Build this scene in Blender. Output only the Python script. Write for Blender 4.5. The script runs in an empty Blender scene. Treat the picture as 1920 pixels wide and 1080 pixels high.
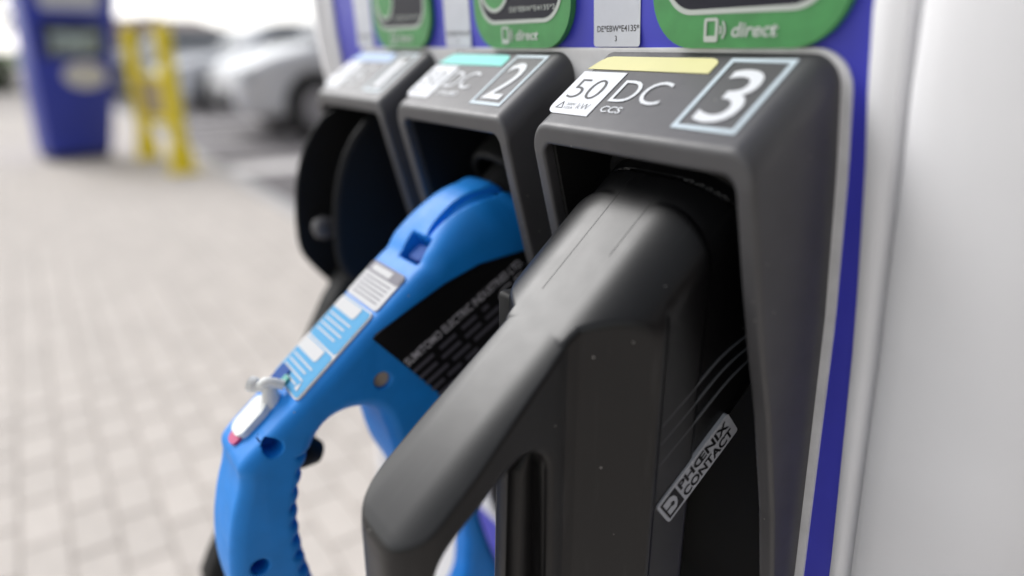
import bpy, bmesh, math, random
import numpy as np
from mathutils import Vector, Matrix

random.seed(7)
rng = np.random.default_rng(7)
scene = bpy.context.scene
COL = scene.collection
H = 1.05                       # height of the holster tops (and of the lens) above the pavement
P = 0.155                      # spacing of the three holsters

# ------------------------------------------------------------------ camera
cam_d = bpy.data.cameras.new('camera')
cam = bpy.data.objects.new('camera', cam_d)
COL.objects.link(cam)
right = Vector((0.5696, 0.8219, 0.0))
down = Vector((0.2727, -0.1890, -0.9433))
fwd = Vector((-0.7754, 0.5373, -0.3318)).normalized()
upv = (-down).normalized()
right = fwd.cross(upv).normalized()
upv = right.cross(fwd)
M = Matrix((right, upv, -fwd)).transposed().to_4x4()
M.translation = Vector((0.2141, -0.2503, H + 0.0012))
cam.matrix_world = M
cam_d.sensor_width = 36.0
cam_d.lens = 24.0
cam_d.clip_start = 0.01
cam_d.clip_end = 600
cam_d.dof.use_dof = True
cam_d.dof.focus_distance = 0.331
cam_d.dof.aperture_fstop = 2.1
scene.camera = cam

# ------------------------------------------------------------------ sky and sun: bright overcast
SUN_AZ = Vector((-0.90, -0.30, 0)).normalized()
SUN_EL = math.radians(38)
world = bpy.data.worlds.new('World')
scene.world = world
world.use_nodes = True
wn = world.node_tree
for n in list(wn.nodes):
    wn.nodes.remove(n)
sky = wn.nodes.new('ShaderNodeTexSky')
sky.sky_type = 'NISHITA'
sky.sun_disc = False
sky.sun_elevation = SUN_EL
sky.sun_rotation = math.atan2(SUN_AZ.x, SUN_AZ.y)
sky.air_density = 1.0
sky.dust_density = 1.5
sky.ozone_density = 1.0
hs = wn.nodes.new('ShaderNodeHueSaturation')      # a cloud layer takes the blue out of the sky
hs.inputs['Saturation'].default_value = 0.18
hs.inputs['Value'].default_value = 1.02
bgn = wn.nodes.new('ShaderNodeBackground')
bgn.inputs['Strength'].default_value = 0.15
wo = wn.nodes.new('ShaderNodeOutputWorld')
wn.links.new(sky.outputs[0], hs.inputs['Color'])
wn.links.new(hs.outputs[0], bgn.inputs['Color'])
wn.links.new(bgn.outputs[0], wo.inputs['Surface'])

sd = bpy.data.lights.new('sun', 'SUN')
sd.energy = 1.5
sd.angle = math.radians(28)
sd.color = (1.0, 0.985, 0.97)
sun = bpy.data.objects.new('sun', sd)
COL.objects.link(sun)
sdir = Vector((SUN_AZ.x * math.cos(SUN_EL), SUN_AZ.y * math.cos(SUN_EL), math.sin(SUN_EL)))
sun.rotation_euler = sdir.to_track_quat('Z', 'Y').to_euler()
sun.location = sdir * 20

scene.view_settings.view_transform = 'Standard'
scene.view_settings.look = 'None'
scene.view_settings.gamma = 1.0
scene.view_settings.exposure = 0.42
scene.cycles.max_bounces = 6

# ------------------------------------------------------------------ materials
MATS = {}
def mat(name, col, rough=0.5, bump=0.0, bscale=300.0, var=0.0, vscale=20.0, metal=0.0, spec=0.5,
        coat=0.0, emit=0.0, rvar=0.0, scratch=0.0, coord='Object', objrand=0.0, attr=None, bdist=0.001, speck=0.0, sscale=260.0, streak=None):
    if name in MATS:
        return MATS[name]
    m = bpy.data.materials.new(name)
    m.use_nodes = True
    nt = m.node_tree
    b = nt.nodes['Principled BSDF']
    b.inputs['Base Color'].default_value = (*col, 1)
    b.inputs['Roughness'].default_value = rough
    b.inputs['Metallic'].default_value = metal
    b.inputs['Specular IOR Level'].default_value = spec
    b.inputs['Coat Weight'].default_value = coat
    tc = nt.nodes.new('ShaderNodeTexCoord')
    co = tc.outputs[coord]
    def noise(scale, detail=4):
        n = nt.nodes.new('ShaderNodeTexNoise')
        n.inputs['Scale'].default_value = scale
        n.inputs['Detail'].default_value = detail
        nt.links.new(co, n.inputs['Vector'])
        return n
    def rng_(src, a, b_, lo=0.3, hi=0.7):
        r = nt.nodes.new('ShaderNodeMapRange')
        r.inputs['From Min'].default_value = lo
        r.inputs['From Max'].default_value = hi
        r.inputs['To Min'].default_value = a
        r.inputs['To Max'].default_value = b_
        nt.links.new(src, r.inputs['Value'])
        return r.outputs[0]
    fac = None
    if var > 0:
        fac = rng_(noise(vscale).outputs['Fac'], 1 - var, 1 + var)
    if objrand > 0:
        oi = nt.nodes.new('ShaderNodeObjectInfo')
        f2 = rng_(oi.outputs['Random'], 1 - objrand, 1 + objrand, 0, 1)
        if fac is None:
            fac = f2
        else:
            mm = nt.nodes.new('ShaderNodeMath'); mm.operation = 'MULTIPLY'
            nt.links.new(fac, mm.inputs[0]); nt.links.new(f2, mm.inputs[1]); fac = mm.outputs[0]
    if attr:
        at = nt.nodes.new('ShaderNodeAttribute'); at.attribute_name = attr
        mm = nt.nodes.new('ShaderNodeMath'); mm.operation = 'MULTIPLY'
        nt.links.new(at.outputs['Fac'], mm.inputs[0])
        if fac is None:
            mm.inputs[1].default_value = 1
        else:
            nt.links.new(fac, mm.inputs[1])
        fac = mm.outputs[0]
    if fac is not None:
        vm = nt.nodes.new('ShaderNodeVectorMath'); vm.operation = 'SCALE'
        vm.inputs[0].default_value = col
        nt.links.new(fac, vm.inputs['Scale'])
        nt.links.new(vm.outputs[0], b.inputs['Base Color'])
    if streak is not None:                       # rubbed lines, long in one direction: (scale x, y, z, amount, grey)
        mp = nt.nodes.new('ShaderNodeMapping'); mp.inputs['Scale'].default_value = streak[:3]
        nt.links.new(co, mp.inputs['Vector'])
        ns = nt.nodes.new('ShaderNodeTexNoise'); ns.inputs['Scale'].default_value = 1.0; ns.inputs['Detail'].default_value = 5
        nt.links.new(mp.outputs[0], ns.inputs['Vector'])
        f3 = rng_(ns.outputs['Fac'], 0, streak[3], .60, .80)
        mx = nt.nodes.new('ShaderNodeMix'); mx.data_type = 'RGBA'
        src = b.inputs['Base Color'].links[0].from_socket if b.inputs['Base Color'].links else None
        if src: nt.links.new(src, mx.inputs[6])
        else: mx.inputs[6].default_value = (*col, 1)
        g_ = streak[4]; mx.inputs[7].default_value = (g_, g_, g_ * 1.03, 1)
        nt.links.new(f3, mx.inputs[0]); nt.links.new(mx.outputs[2], b.inputs['Base Color'])
    if speck > 0:
        vo = nt.nodes.new('ShaderNodeTexVoronoi'); vo.inputs['Scale'].default_value = sscale
        nt.links.new(co, vo.inputs['Vector'])
        wn_ = nt.nodes.new('ShaderNodeTexWhiteNoise'); nt.links.new(vo.outputs['Position'], wn_.inputs['Vector'])
        th = nt.nodes.new('ShaderNodeMath'); th.operation = 'GREATER_THAN'; th.inputs[1].default_value = 1 - speck
        nt.links.new(wn_.outputs['Value'], th.inputs[0])
        dd = nt.nodes.new('ShaderNodeMath'); dd.operation = 'LESS_THAN'; dd.inputs[1].default_value = 0.13
        nt.links.new(vo.outputs['Distance'], dd.inputs[0])
        ml = nt.nodes.new('ShaderNodeMath'); ml.operation = 'MULTIPLY'
        nt.links.new(th.outputs[0], ml.inputs[0]); nt.links.new(dd.outputs[0], ml.inputs[1])
        mx = nt.nodes.new('ShaderNodeMix'); mx.data_type = 'RGBA'
        src = b.inputs['Base Color'].links[0].from_socket if b.inputs['Base Color'].links else None
        if src: nt.links.new(src, mx.inputs[6])
        else: mx.inputs[6].default_value = (*col, 1)
        mx.inputs[7].default_value = (.30, .29, .28, 1)
        nt.links.new(ml.outputs[0], mx.inputs[0]); nt.links.new(mx.outputs[2], b.inputs['Base Color'])
    if rvar > 0:
        nt.links.new(rng_(noise(vscale * 1.7, 6).outputs['Fac'], max(rough - rvar, .05), min(rough + rvar, 1)), b.inputs['Roughness'])
    h = None
    if bump > 0:
        h = noise(bscale, 3).outputs['Fac']
    if h is not None:
        bp = nt.nodes.new('ShaderNodeBump')
        bp.inputs['Strength'].default_value = bump
        bp.inputs['Distance'].default_value = bdist
        nt.links.new(h, bp.inputs['Height'])
        nt.links.new(bp.outputs[0], b.inputs['Normal'])
    if emit > 0:
        b.inputs['Emission Color'].default_value = (*col, 1)
        b.inputs['Emission Strength'].default_value = emit
    MATS[name] = m
    return m

HOOD = mat('hood_grey_plastic', (0.062, 0.061, 0.065), 0.44, bump=0.2, bscale=1400, bdist=0.0002, var=.08, vscale=60, rvar=.03, spec=.55, speck=.016, sscale=330)
BLACK = mat('black_plastic', (0.0046, 0.0046, 0.0053), 0.33, bump=0.12, bscale=1500, bdist=0.0002, var=.15, vscale=45, rvar=.02, spec=.42, speck=.02, sscale=260, streak=(420, 22, 22, .35, .05))
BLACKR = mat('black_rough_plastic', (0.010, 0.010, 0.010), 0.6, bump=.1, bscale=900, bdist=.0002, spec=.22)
RUBBER = mat('black_rubber', (0.014, 0.014, 0.014), 0.65)
BLUE = mat('blue_plastic', (0.006, 0.25, 0.78), 0.5, bump=.12, bscale=900, bdist=.0002, var=.07, vscale=50, rvar=.05, spec=.38, speck=.02, sscale=260)
BLUED = mat('deep_blue_plastic', (0.004, 0.07, 0.32), 0.65, spec=.25)
PURPLE = mat('violet_panel_film', (0.044, 0.048, 0.50), 0.42, bump=.08, bscale=1200, bdist=.0002, var=.05, vscale=30, rvar=.05)
TRIM = mat('light_grey_trim', (0.76, 0.76, 0.77), 0.5, var=.08, vscale=80)
WHITE = mat('white_powder_coat', (0.84, 0.84, 0.86), 0.5, bump=.1, bscale=800, bdist=.0003, var=.03, vscale=12, streak=(60, 60, 2.5, .10, .55), speck=.01, sscale=90)
GREEN = mat('green_sign_film', (0.055, 0.27, 0.075), 0.5, var=.12, vscale=90)
NAVY = mat('dark_navy_print', (0.010, 0.010, 0.020), 0.5, spec=.25)
SIGNW = mat('pale_print', (0.50, 0.54, 0.50), 0.55)
PRINT = mat('white_print', (0.78, 0.80, 0.83), 0.5)
PRINTB = mat('pale_blue_print', (0.60, 0.70, 0.76), 0.5)
INK = mat('grey_ink', (0.07, 0.07, 0.075), 0.55)
STICK = mat('silver_sticker', (0.58, 0.60, 0.66), 0.38, var=.05, vscale=70)
YELLOWP = mat('pale_yellow_print', (0.78, 0.74, 0.36), 0.5, var=.03, vscale=40)
TEAL = mat('mint_print', (0.22, 0.78, 0.70), 0.5)
SKYB = mat('light_blue_print', (0.36, 0.52, 0.80), 0.5)
BADGE = mat('grey_badge', (0.40, 0.42, 0.46), 0.45)
LINE = mat('embossed_line', (0.085, 0.09, 0.10), 0.4)
PLATE = mat('black_label', (0.007, 0.007, 0.008), 0.4, spec=.25)
PTXT = mat('grey_violet_print', (0.105, 0.10, 0.125), 0.5)
PTXB = mat('grey_print', (0.58, 0.57, 0.62), 0.5)
LBLUE = mat('light_blue_label', (0.10, 0.38, 0.66), 0.7, spec=.25)
LGREY = mat('grey_label', (0.25, 0.24, 0.27), 0.7, spec=.25)
LWHITE = mat('white_label', (0.66, 0.66, 0.66), 0.7, spec=.25)
LEVER = mat('off_white_plastic', (0.85, 0.86, 0.83), 0.45)
PINK = mat('magenta_mark', (0.55, 0.03, 0.17), 0.45)
TEALG = mat('green_plastic', (0.02, 0.33, 0.28), 0.4)
BRASS = mat('dull_metal', (0.32, 0.26, 0.22), 0.4, metal=.8)
PUTTY = mat('putty_plug', (0.55, 0.43, 0.31), 0.7)
PAVER = mat('concrete_paver', (0.60, 0.55, 0.505), 0.85, bump=.4, bscale=200, objrand=.055, var=.06, vscale=25)
PAVERS = mat('concrete_paver_field', (0.60, 0.55, 0.505), 0.85, bump=.4, bscale=200, attr='tone', var=.06, vscale=25)
JOINT = mat('joint_sand', (0.48, 0.44, 0.41), 0.95, var=.2, vscale=12)
ASPH = mat('asphalt', (0.19, 0.176, 0.18), 0.9, bump=.6, bscale=120, bdist=.004, var=.15, vscale=3)
KERB = mat('kerb_stone', (0.50, 0.485, 0.48), 0.85, var=.12, vscale=14)
ROADP = mat('road_paint', (0.78, 0.75, 0.74), 0.8, var=.12, vscale=9)
GRASS = mat('lawn', (0.06, 0.10, 0.025), 0.9, var=.3, vscale=6)
CARW = mat('white_car_paint', (0.74, 0.75, 0.78), 0.28, coat=.6)
CARS = mat('silver_car_paint', (0.66, 0.68, 0.72), 0.3, coat=.6)
CARG = mat('car_glass', (0.05, 0.06, 0.07), 0.08)
CARB = mat('car_black_trim', (0.02, 0.02, 0.022), 0.6)
TYRE = mat('tyre', (0.018, 0.018, 0.018), 0.8)
RIM = mat('alloy_rim', (0.45, 0.45, 0.47), 0.35, metal=.8)
LAMP = mat('headlamp_glass', (0.55, 0.58, 0.62), 0.12)
KBLUE = mat('kiosk_blue', (0.026, 0.046, 0.40), 0.45, var=.05, vscale=4)
KBASE = mat('kiosk_base', (0.02, 0.02, 0.05), 0.6)
SCREENB = mat('screen_bezel', (0.02, 0.024, 0.06), 0.3)
SCREEN = mat('screen_glass', (0.34, 0.42, 0.44), 0.2, var=.6, vscale=7)
YEL = mat('yellow_paint', (0.93, 0.74, 0.04), 0.6, spec=.2, var=.08, vscale=9)
BROWN = mat('tan_panel', (0.46, 0.36, 0.20), 0.7, var=.1, vscale=12)
BARK = mat('bark', (0.09, 0.07, 0.05), 0.9, bump=.5, bscale=30, bdist=.01)
LEAF = mat('leaf', (0.075, 0.085, 0.022), 0.6, attr='tone')
HEDGE = mat('hedge_leaf', (0.055, 0.075, 0.032), 0.6, attr='tone')
WALLC = mat('cream_render', (0.66, 0.62, 0.55), 0.9, var=.05, vscale=1)
ROOF = mat('brown_roof_tile', (0.17, 0.11, 0.08), 0.85, var=.2, vscale=2)
WINM = mat('window_glass', (0.08, 0.09, 0.10), 0.1)

# ------------------------------------------------------------------ helpers
def V(p):
    """holster coordinates (origin at the top back edge of the third holster) to world"""
    return Vector((p[0], p[1], p[2] + H))

def wpos(o):
    p = Vector((0, 0, 0))
    while o is not None:
        p += o.location
        o = o.parent
    return p

def link(name, me, m, parent=None, loc=None):
    o = bpy.data.objects.new(name, me)
    COL.objects.link(o)
    if m is not None and len(me.materials) == 0:
        me.materials.append(m)
    if parent is not None:
        o.parent = parent
    if loc is not None:
        o.location = loc
    return o

def mesh(name, verts, faces, m, parent=None, smooth=False, world=True):
    """verts in world coordinates when world is set"""
    off = wpos(parent) if (parent is not None and world) else Vector((0, 0, 0))
    me = bpy.data.meshes.new(name)
    me.from_pydata([(v[0] - off.x, v[1] - off.y, v[2] - off.z) for v in verts], [], faces)
    me.update()
    if smooth:
        me.polygons.foreach_set('use_smooth', [True] * len(me.polygons))
    return link(name, me, m, parent)

def bm_obj(name, bm, m, parent=None, smooth=False, world=True):
    bmesh.ops.recalc_face_normals(bm, faces=bm.faces)
    off = wpos(parent) if (parent is not None and world) else Vector((0, 0, 0))
    bmesh.ops.translate(bm, verts=bm.verts, vec=-off)
    me = bpy.data.meshes.new(name)
    bm.to_mesh(me); bm.free()
    if smooth:
        me.polygons.foreach_set('use_smooth', [True] * len(me.polygons))
        me.set_sharp_from_angle(angle=math.radians(40))
    return link(name, me, m, parent)

def empty(name, loc, parent=None):
    o = bpy.data.objects.new(name, None)
    COL.objects.link(o)
    o.location = loc
    o.empty_display_size = .1
    if parent: o.parent = parent
    return o

def tag(o, label, cat, group=None):
    o['label'] = label; o['category'] = cat
    if group: o['group'] = group
    return o

def struct(o):
    o['kind'] = 'structure'
    return o

def box(bm, lo, hi, bev=0.0, seg=1):
    x0, y0, z0 = lo; x1, y1, z1 = hi
    vs = [bm.verts.new(p) for p in ((x0,y0,z0),(x1,y0,z0),(x1,y1,z0),(x0,y1,z0),(x0,y0,z1),(x1,y0,z1),(x1,y1,z1),(x0,y1,z1))]
    fs = [bm.faces.new([vs[i] for i in f]) for f in ((3,2,1,0),(4,5,6,7),(0,1,5,4),(1,2,6,5),(2,3,7,6),(3,0,4,7))]
    if bev > 0:
        es = list({e for f in fs for e in f.edges})
        bmesh.ops.bevel(bm, geom=es, offset=bev, segments=seg, profile=.5, affect='EDGES')

def tube(bm, pts, rad, n=12, cap=True):
    pts = [Vector(p) for p in pts]
    rads = rad if isinstance(rad, (list, tuple)) else [rad] * len(pts)
    rings = []
    ref = None
    for i, p in enumerate(pts):
        t = (pts[min(i + 1, len(pts) - 1)] - pts[max(i - 1, 0)]).normalized()
        if ref is None:
            ref = t.orthogonal().normalized()
        ref = (ref - t * ref.dot(t)).normalized()
        b = t.cross(ref)
        rings.append([bm.verts.new(p + (ref * math.cos(a) + b * math.sin(a)) * rads[i]) for a in [2 * math.pi * k / n for k in range(n)]])
    for a, b in zip(rings, rings[1:]):
        for k in range(n):
            bm.faces.new((a[k], a[(k + 1) % n], b[(k + 1) % n], b[k]))
    if cap:
        bm.faces.new(rings[0][::-1]); bm.faces.new(rings[-1])

def catmull(pts, per=8):
    pts = [Vector(p) for p in pts]
    P_ = [pts[0]] + pts + [pts[-1]]
    out = []
    for i in range(1, len(P_) - 2):
        a, b, c, d = P_[i - 1:i + 3]
        for k in range(per):
            t = k / per
            out.append(.5 * ((2 * b) + (c - a) * t + (2 * a - 5 * b + 4 * c - d) * t * t + (3 * b - a - 3 * c + d) * t ** 3))
    out.append(pts[-1])
    return out

def rrect(x0, y0, x1, y1, r, n=6):
    """rounded rectangle outline, r a number or four (bl, br, tr, tl)"""
    rs = r if isinstance(r, (tuple, list)) else (r,) * 4
    out = []
    for (cx, cy, a0), q in zip(((x0, y0, 180), (x1, y0, 270), (x1, y1, 0), (x0, y1, 90)), rs):
        sx = 1 if cx == x0 else -1; sy = 1 if cy == y0 else -1
        if q <= 0:
            out.append((cx, cy)); continue
        for k in range(n + 1):
            a = math.radians(a0 + 90 * k / n)
            out.append((cx + sx * q + q * math.cos(a), cy + sy * q + q * math.sin(a)))
    return out

class Frame:
    """a flat placing frame: (u, v, w) -> origin + right u + up v + normal w"""
    def __init__(s, o, r, u):
        s.o = Vector(o); s.r = Vector(r).normalized(); s.u = Vector(u).normalized(); s.n = s.r.cross(s.u).normalized()
    def __call__(s, u, v, w=0.0):
        return s.o + s.r * u + s.u * v + s.n * w

def slab(name, fr, outline, w0, w1, m, parent, bev=0.0):
    """outline in a frame, from height w0 to w1, real thickness"""
    bm = bmesh.new()
    lo = [bm.verts.new(fr(u, v, w0)) for u, v in outline]
    hi = [bm.verts.new(fr(u, v, w1)) for u, v in outline]
    n = len(outline)
    top = bm.faces.new(hi); bm.faces.new(lo[::-1])
    for k in range(n):
        bm.faces.new((lo[k], lo[(k + 1) % n], hi[(k + 1) % n], hi[k]))
    if bev > 0:
        bmesh.ops.bevel(bm, geom=list(top.edges), offset=bev, segments=3, profile=.5, affect='EDGES')
    return bm_obj(name, bm, m, parent, smooth=bev > 0)

def ring_slab(name, fr, outer, inner, w0, w1, m, parent):
    bm = bmesh.new()
    n = len(outer)
    g = [[bm.verts.new(fr(u, v, w)) for u, v in o] for o in (outer, inner) for w in (w0, w1)]
    ol, oh, il, ih = g
    for k in range(n):
        j = (k + 1) % n
        bm.faces.new((oh[k], oh[j], ih[j], ih[k]))
        bm.faces.new((ol[k], ol[j], oh[j], oh[k]))
        bm.faces.new((il[j], il[k], ih[k], ih[j]))
    return bm_obj(name, bm, m, parent)

def text(name, s, fr, x, y, cap, m, parent, width=None, shear=0.0, bold=0.0, w=0.0003, align='LEFT', space=1.0, thick=0.00012):
    """flat lettering; (x, y) is the left end of the base line, cap the height of a capital"""
    cu = bpy.data.curves.new(name, 'FONT')
    cu.body = s
    cu.size = 1.0
    cu.shear = shear
    cu.offset = bold
    cu.space_character = space
    cu.resolution_u = 4
    cu.extrude = 0.0
    t = bpy.data.objects.new(name, cu)
    COL.objects.link(t)
    dg = bpy.context.evaluated_depsgraph_get()
    me = bpy.data.meshes.new_from_object(t.evaluated_get(dg))
    bpy.data.objects.remove(t); bpy.data.curves.remove(cu)
    n = len(me.vertices)
    co = np.empty(n * 3); me.vertices.foreach_get('co', co); co = co.reshape(-1, 3)
    k = cap / 0.729
    x0 = co[:, 0].min()
    kx = k if width is None else width / (co[:, 0].max() - x0)
    off = wpos(parent) if parent is not None else Vector((0, 0, 0))
    full = (co[:, 0].max() - x0) * kx
    sh = {'LEFT': 0, 'CENTER': -full / 2, 'RIGHT': -full}[align]
    out = np.empty_like(co)
    for i in range(3):
        out[:, i] = fr.o[i] - off[i] + fr.r[i] * (x + sh + (co[:, 0] - x0) * kx) + fr.u[i] * (y + co[:, 1] * k) + fr.n[i] * w
    me.vertices.foreach_set('co', out.ravel())
    me.materials.clear()
    me.update()
    me.name = name
    return link(name, me, m, parent)

# ---- signed distance modelling: moulded plastic with fillets
def poly_sd(u, v, pts):
    pts = np.asarray(pts, float)
    d = np.full(u.shape, 1e9)
    s = np.ones(u.shape)
    n = len(pts)
    for i in range(n):
        ax, ay = pts[i]; bx_, by_ = pts[i - 1]
        ex, ey = bx_ - ax, by_ - ay
        wx, wy = u - ax, v - ay
        q = ex * ex + ey * ey
        if q < 1e-18: continue
        t = np.clip((wx * ex + wy * ey) / q, 0, 1)
        d = np.minimum(d, (wx - ex * t) ** 2 + (wy - ey * t) ** 2)
        c1 = v >= ay; c2 = v < by_; c3 = ex * wy > ey * wx
        s = np.where((c1 & c2 & c3) | (~c1 & ~c2 & ~c3), -s, s)
    return s * np.sqrt(d)

def chaikin(pts, it=2):
    pts = [tuple(p) for p in pts]
    for _ in range(it):
        o = []
        n = len(pts)
        for i in range(n):
            a = pts[i]; b = pts[(i + 1) % n]
            o.append((.75 * a[0] + .25 * b[0], .75 * a[1] + .25 * b[1]))
            o.append((.25 * a[0] + .75 * b[0], .25 * a[1] + .75 * b[1]))
        pts = o
    return pts

def mm_(pts):
    return [(a * .001, b * .001) for a, b in pts]

def ext(d2, dx, r):
    """exact rounded intersection of a profile distance and a thickness distance"""
    a = d2 + r; b = dx + r
    return np.minimum(np.maximum(a, b), 0) + np.sqrt(np.maximum(a, 0) ** 2 + np.maximum(b, 0) ** 2) - r

def smin(a, b, k):
    h = np.maximum(k - np.abs(a - b), 0) / k
    return np.minimum(a, b) - h * h * k * .25

def smax(a, b, k):
    return -smin(-a, -b, k)

def sdf_mesh(name, fn, lo, hi, h, m, parent=None, shift=(0, 0, 0), coarse=4):
    lo = np.asarray(lo, float); hi = np.asarray(hi, float)
    n = np.ceil((hi - lo) / (h * coarse)).astype(int) + 1
    hc = h * coarse
    ax = [lo[i] + (np.arange(n[i]) + .5) * hc for i in range(3)]
    G = np.stack(np.meshgrid(*ax, indexing='ij'), -1).reshape(-1, 3)
    dc = fn(G).reshape(n)
    fine = np.repeat(np.repeat(np.repeat(dc, coarse, 0), coarse, 1), coarse, 2)
    near = np.abs(fine) < hc * 1.6
    idx = np.argwhere(near)
    pts = lo + (idx + .5) * h
    vals = np.empty(len(pts))
    for a in range(0, len(pts), 400000):
        vals[a:a + 400000] = fn(pts[a:a + 400000])
    fine[near] = vals
    F = fine
    # surface nets
    S = F < 0
    c = np.zeros(np.array(F.shape) - 1, np.int8)
    for i in (0, 1):
        for j in (0, 1):
            for k in (0, 1):
                c += S[i:S.shape[0] - 1 + i, j:S.shape[1] - 1 + j, k:S.shape[2] - 1 + k]
    act = (c > 0) & (c < 8)
    ci = np.argwhere(act)
    vid = np.full(act.shape, -1, np.int64)
    vid[act] = np.arange(len(ci))
    acc = np.zeros((len(ci), 3)); cnt = np.zeros(len(ci))
    corners = [(i, j, k) for i in (0, 1) for j in (0, 1) for k in (0, 1)]
    for a in corners:
        for ax_ in range(3):
            if a[ax_] == 1: continue
            b = list(a); b[ax_] = 1
            fa = F[ci[:, 0] + a[0], ci[:, 1] + a[1], ci[:, 2] + a[2]]
            fb = F[ci[:, 0] + b[0], ci[:, 1] + b[1], ci[:, 2] + b[2]]
            x = (fa < 0) != (fb < 0)
            t = fa[x] / (fa[x] - fb[x])
            p = np.tile(np.array(a, float), (x.sum(), 1)); p[:, ax_] = t
            acc[x] += p; cnt[x] += 1
    vp = lo + (ci + acc / cnt[:, None] + .5) * h
    def grad(p):
        e = h * .4
        g = np.empty_like(p)
        for i in range(3):
            q = p.copy(); q[:, i] += e; f1 = fn(q); q[:, i] -= 2 * e
            g[:, i] = (f1 - fn(q)) / (2 * e)
        return g
    for _ in range(2):
        g = grad(vp); d = fn(vp)
        st = np.clip(d / np.maximum((g * g).sum(1), .15), -h * .6, h * .6)
        vp = vp - g * st[:, None]
    g = grad(vp)
    nrm = g / np.maximum(np.linalg.norm(g, axis=1), 1e-9)[:, None]
    quads = []
    for ax_ in range(3):
        o = [i for i in range(3) if i != ax_]
        sl0 = [slice(None)] * 3; sl1 = [slice(None)] * 3
        sl0[ax_] = slice(0, -1); sl1[ax_] = slice(1, None)
        ch = S[tuple(sl0)] != S[tuple(sl1)]
        e = np.argwhere(ch)
        ok = (e[:, o[0]] > 0) & (e[:, o[1]] > 0) & (e[:, o[0]] < vid.shape[o[0]]) & (e[:, o[1]] < vid.shape[o[1]])
        e = e[ok]
        q = []
        for da, db in ((1, 1), (0, 1), (0, 0), (1, 0)):
            k = e.copy(); k[:, o[0]] -= da; k[:, o[1]] -= db
            q.append(vid[k[:, 0], k[:, 1], k[:, 2]])
        q = np.stack(q, 1)
        flip = S[e[:, 0], e[:, 1], e[:, 2]]
        if ax_ == 1: flip = ~flip
        q[~flip] = q[~flip][:, ::-1]
        quads.append(q)
    quads = np.concatenate(quads)
    quads = quads[(quads >= 0).all(1)]
    off = wpos(parent) if parent is not None else Vector((0, 0, 0))
    vp = vp + np.asarray(shift) - np.array(off)
    me = bpy.data.meshes.new(name)
    me.vertices.add(len(vp)); me.vertices.foreach_set('co', vp.ravel())
    me.loops.add(quads.size); me.loops.foreach_set('vertex_index', quads.ravel())
    me.polygons.add(len(quads)); me.polygons.foreach_set('loop_start', np.arange(0, quads.size, 4))
    me.update(calc_edges=True)
    me.polygons.foreach_set('use_smooth', [True] * len(quads))
    me.normals_split_custom_set_from_vertices(nrm.tolist())
    me.validate()
    return link(name, me, m, parent)

WS = (0, 0, H)          # shift from holster coordinates to world

# ------------------------------------------------------------------ ground
def sheet(name, x0, y0, x1, y1, z, m):
    return struct(mesh(name, [(x0, y0, z), (x1, y0, z), (x1, y1, z), (x0, y1, z)], [(0, 1, 2, 3)], m))

KY = 1.08               # kerb line
sheet('ground', -300, -300, 300, 300, -0.14, GRASS)
sheet('asphalt_parking', -60, KY + .1, 30, 60, -0.10, ASPH)
pave = struct(mesh('pavement', [(-45, -7, -.008), (12, -7, -.008), (12, KY, -.008), (-45, KY, -.008), (-45, -7, -.12), (12, -7, -.12), (12, KY, -.12), (-45, KY, -.12)],
            [(0, 1, 2, 3), (2, 3, 7, 6), (0, 1, 5, 4), (1, 2, 6, 5), (0, 3, 7, 4)], JOINT))
# pavers: 100 x 200 mm blocks in stretcher bond
PW, PL, PT, JT = .095, .19, .006, .004
def paver_geo(w, l):
    b = .006
    lo = [(-l/2, -w/2), (l/2, -w/2), (l/2, w/2), (-l/2, w/2)]
    hi = [(-l/2+b, -w/2+b), (l/2-b, -w/2+b), (l/2-b, w/2-b), (-l/2+b, w/2-b)]
    v = [(x, y, -.012) for x, y in lo] + [(x, y, -.003) for x, y in lo] + [(x, y, .0) for x, y in hi]
    f = [(8, 9, 10, 11)]
    for k in range(4):
        j = (k + 1) % 4
        f += [(k, j, 4 + j, 4 + k), (4 + k, 4 + j, 8 + j, 8 + k)]
    return v, f
pv, pf = paver_geo(PW - JT, PL - JT)
pme = bpy.data.meshes.new('paver'); pme.from_pydata(pv, [], pf); pme.materials.append(PAVER); pme.update()
sv, sf, st = [], [], []
cells = []
fx, fy, fz = fwd
Cw = cam.matrix_world.translation
for r in range(int((KY + 6.9) / PW)):
    y = KY - .004 - PW * (r + .5)
    for c_ in range(-60, 260):
        x = 2.0 - PL * (c_ + .5 * (r % 2))
        if x < -14 or (x > -.3 and y > -2 and False): continue
        if x < -9 and y < -2.2: continue
        d = Vector((x, y, 0)) - Cw
        z = d.dot(fwd)
        inside = False
        if z > .2:
            px = 960 + 1280 * d.dot(right) / z; py = 540 - 1280 * d.dot(upv) / z
            inside = -40 < px < 760 and 250 < py < 1130
        cells.append((x, y, d.length if inside else 1e6))
cells.sort(key=lambda t: t[2])
for i, (x, y, d) in enumerate(cells):
    if i < 300 and d < 1e5:
        o = bpy.data.objects.new('paver', pme); COL.objects.link(o)
        o.parent = pave; o.location = (x, y, random.uniform(-.0008, .0008))
    else:
        b0 = len(sv)
        sv += [(x + a, y + b, c) for a, b, c in pv]
        sf += [tuple(b0 + k for k in f) for f in pf]
        st += [random.uniform(.945, 1.055)] * len(pv)
so = mesh('paver_field', sv, sf, PAVERS, pave)
so['kind'] = 'stuff'
at = so.data.attributes.new('tone', 'FLOAT', 'POINT'); at.data.foreach_set('value', st)
# kerb stones along the parking
kb = empty('kerb', (-10, KY + .05, 0)); struct(kb)
for k in range(24):
    bm = bmesh.new()
    x = -20 + k * 1.0
    box(bm, (x + .004, KY + .002, -.16), (x + .996, KY + .125, .004), .012, 2)
    bm_obj('kerb_stone', bm, KERB, kb)
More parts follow.
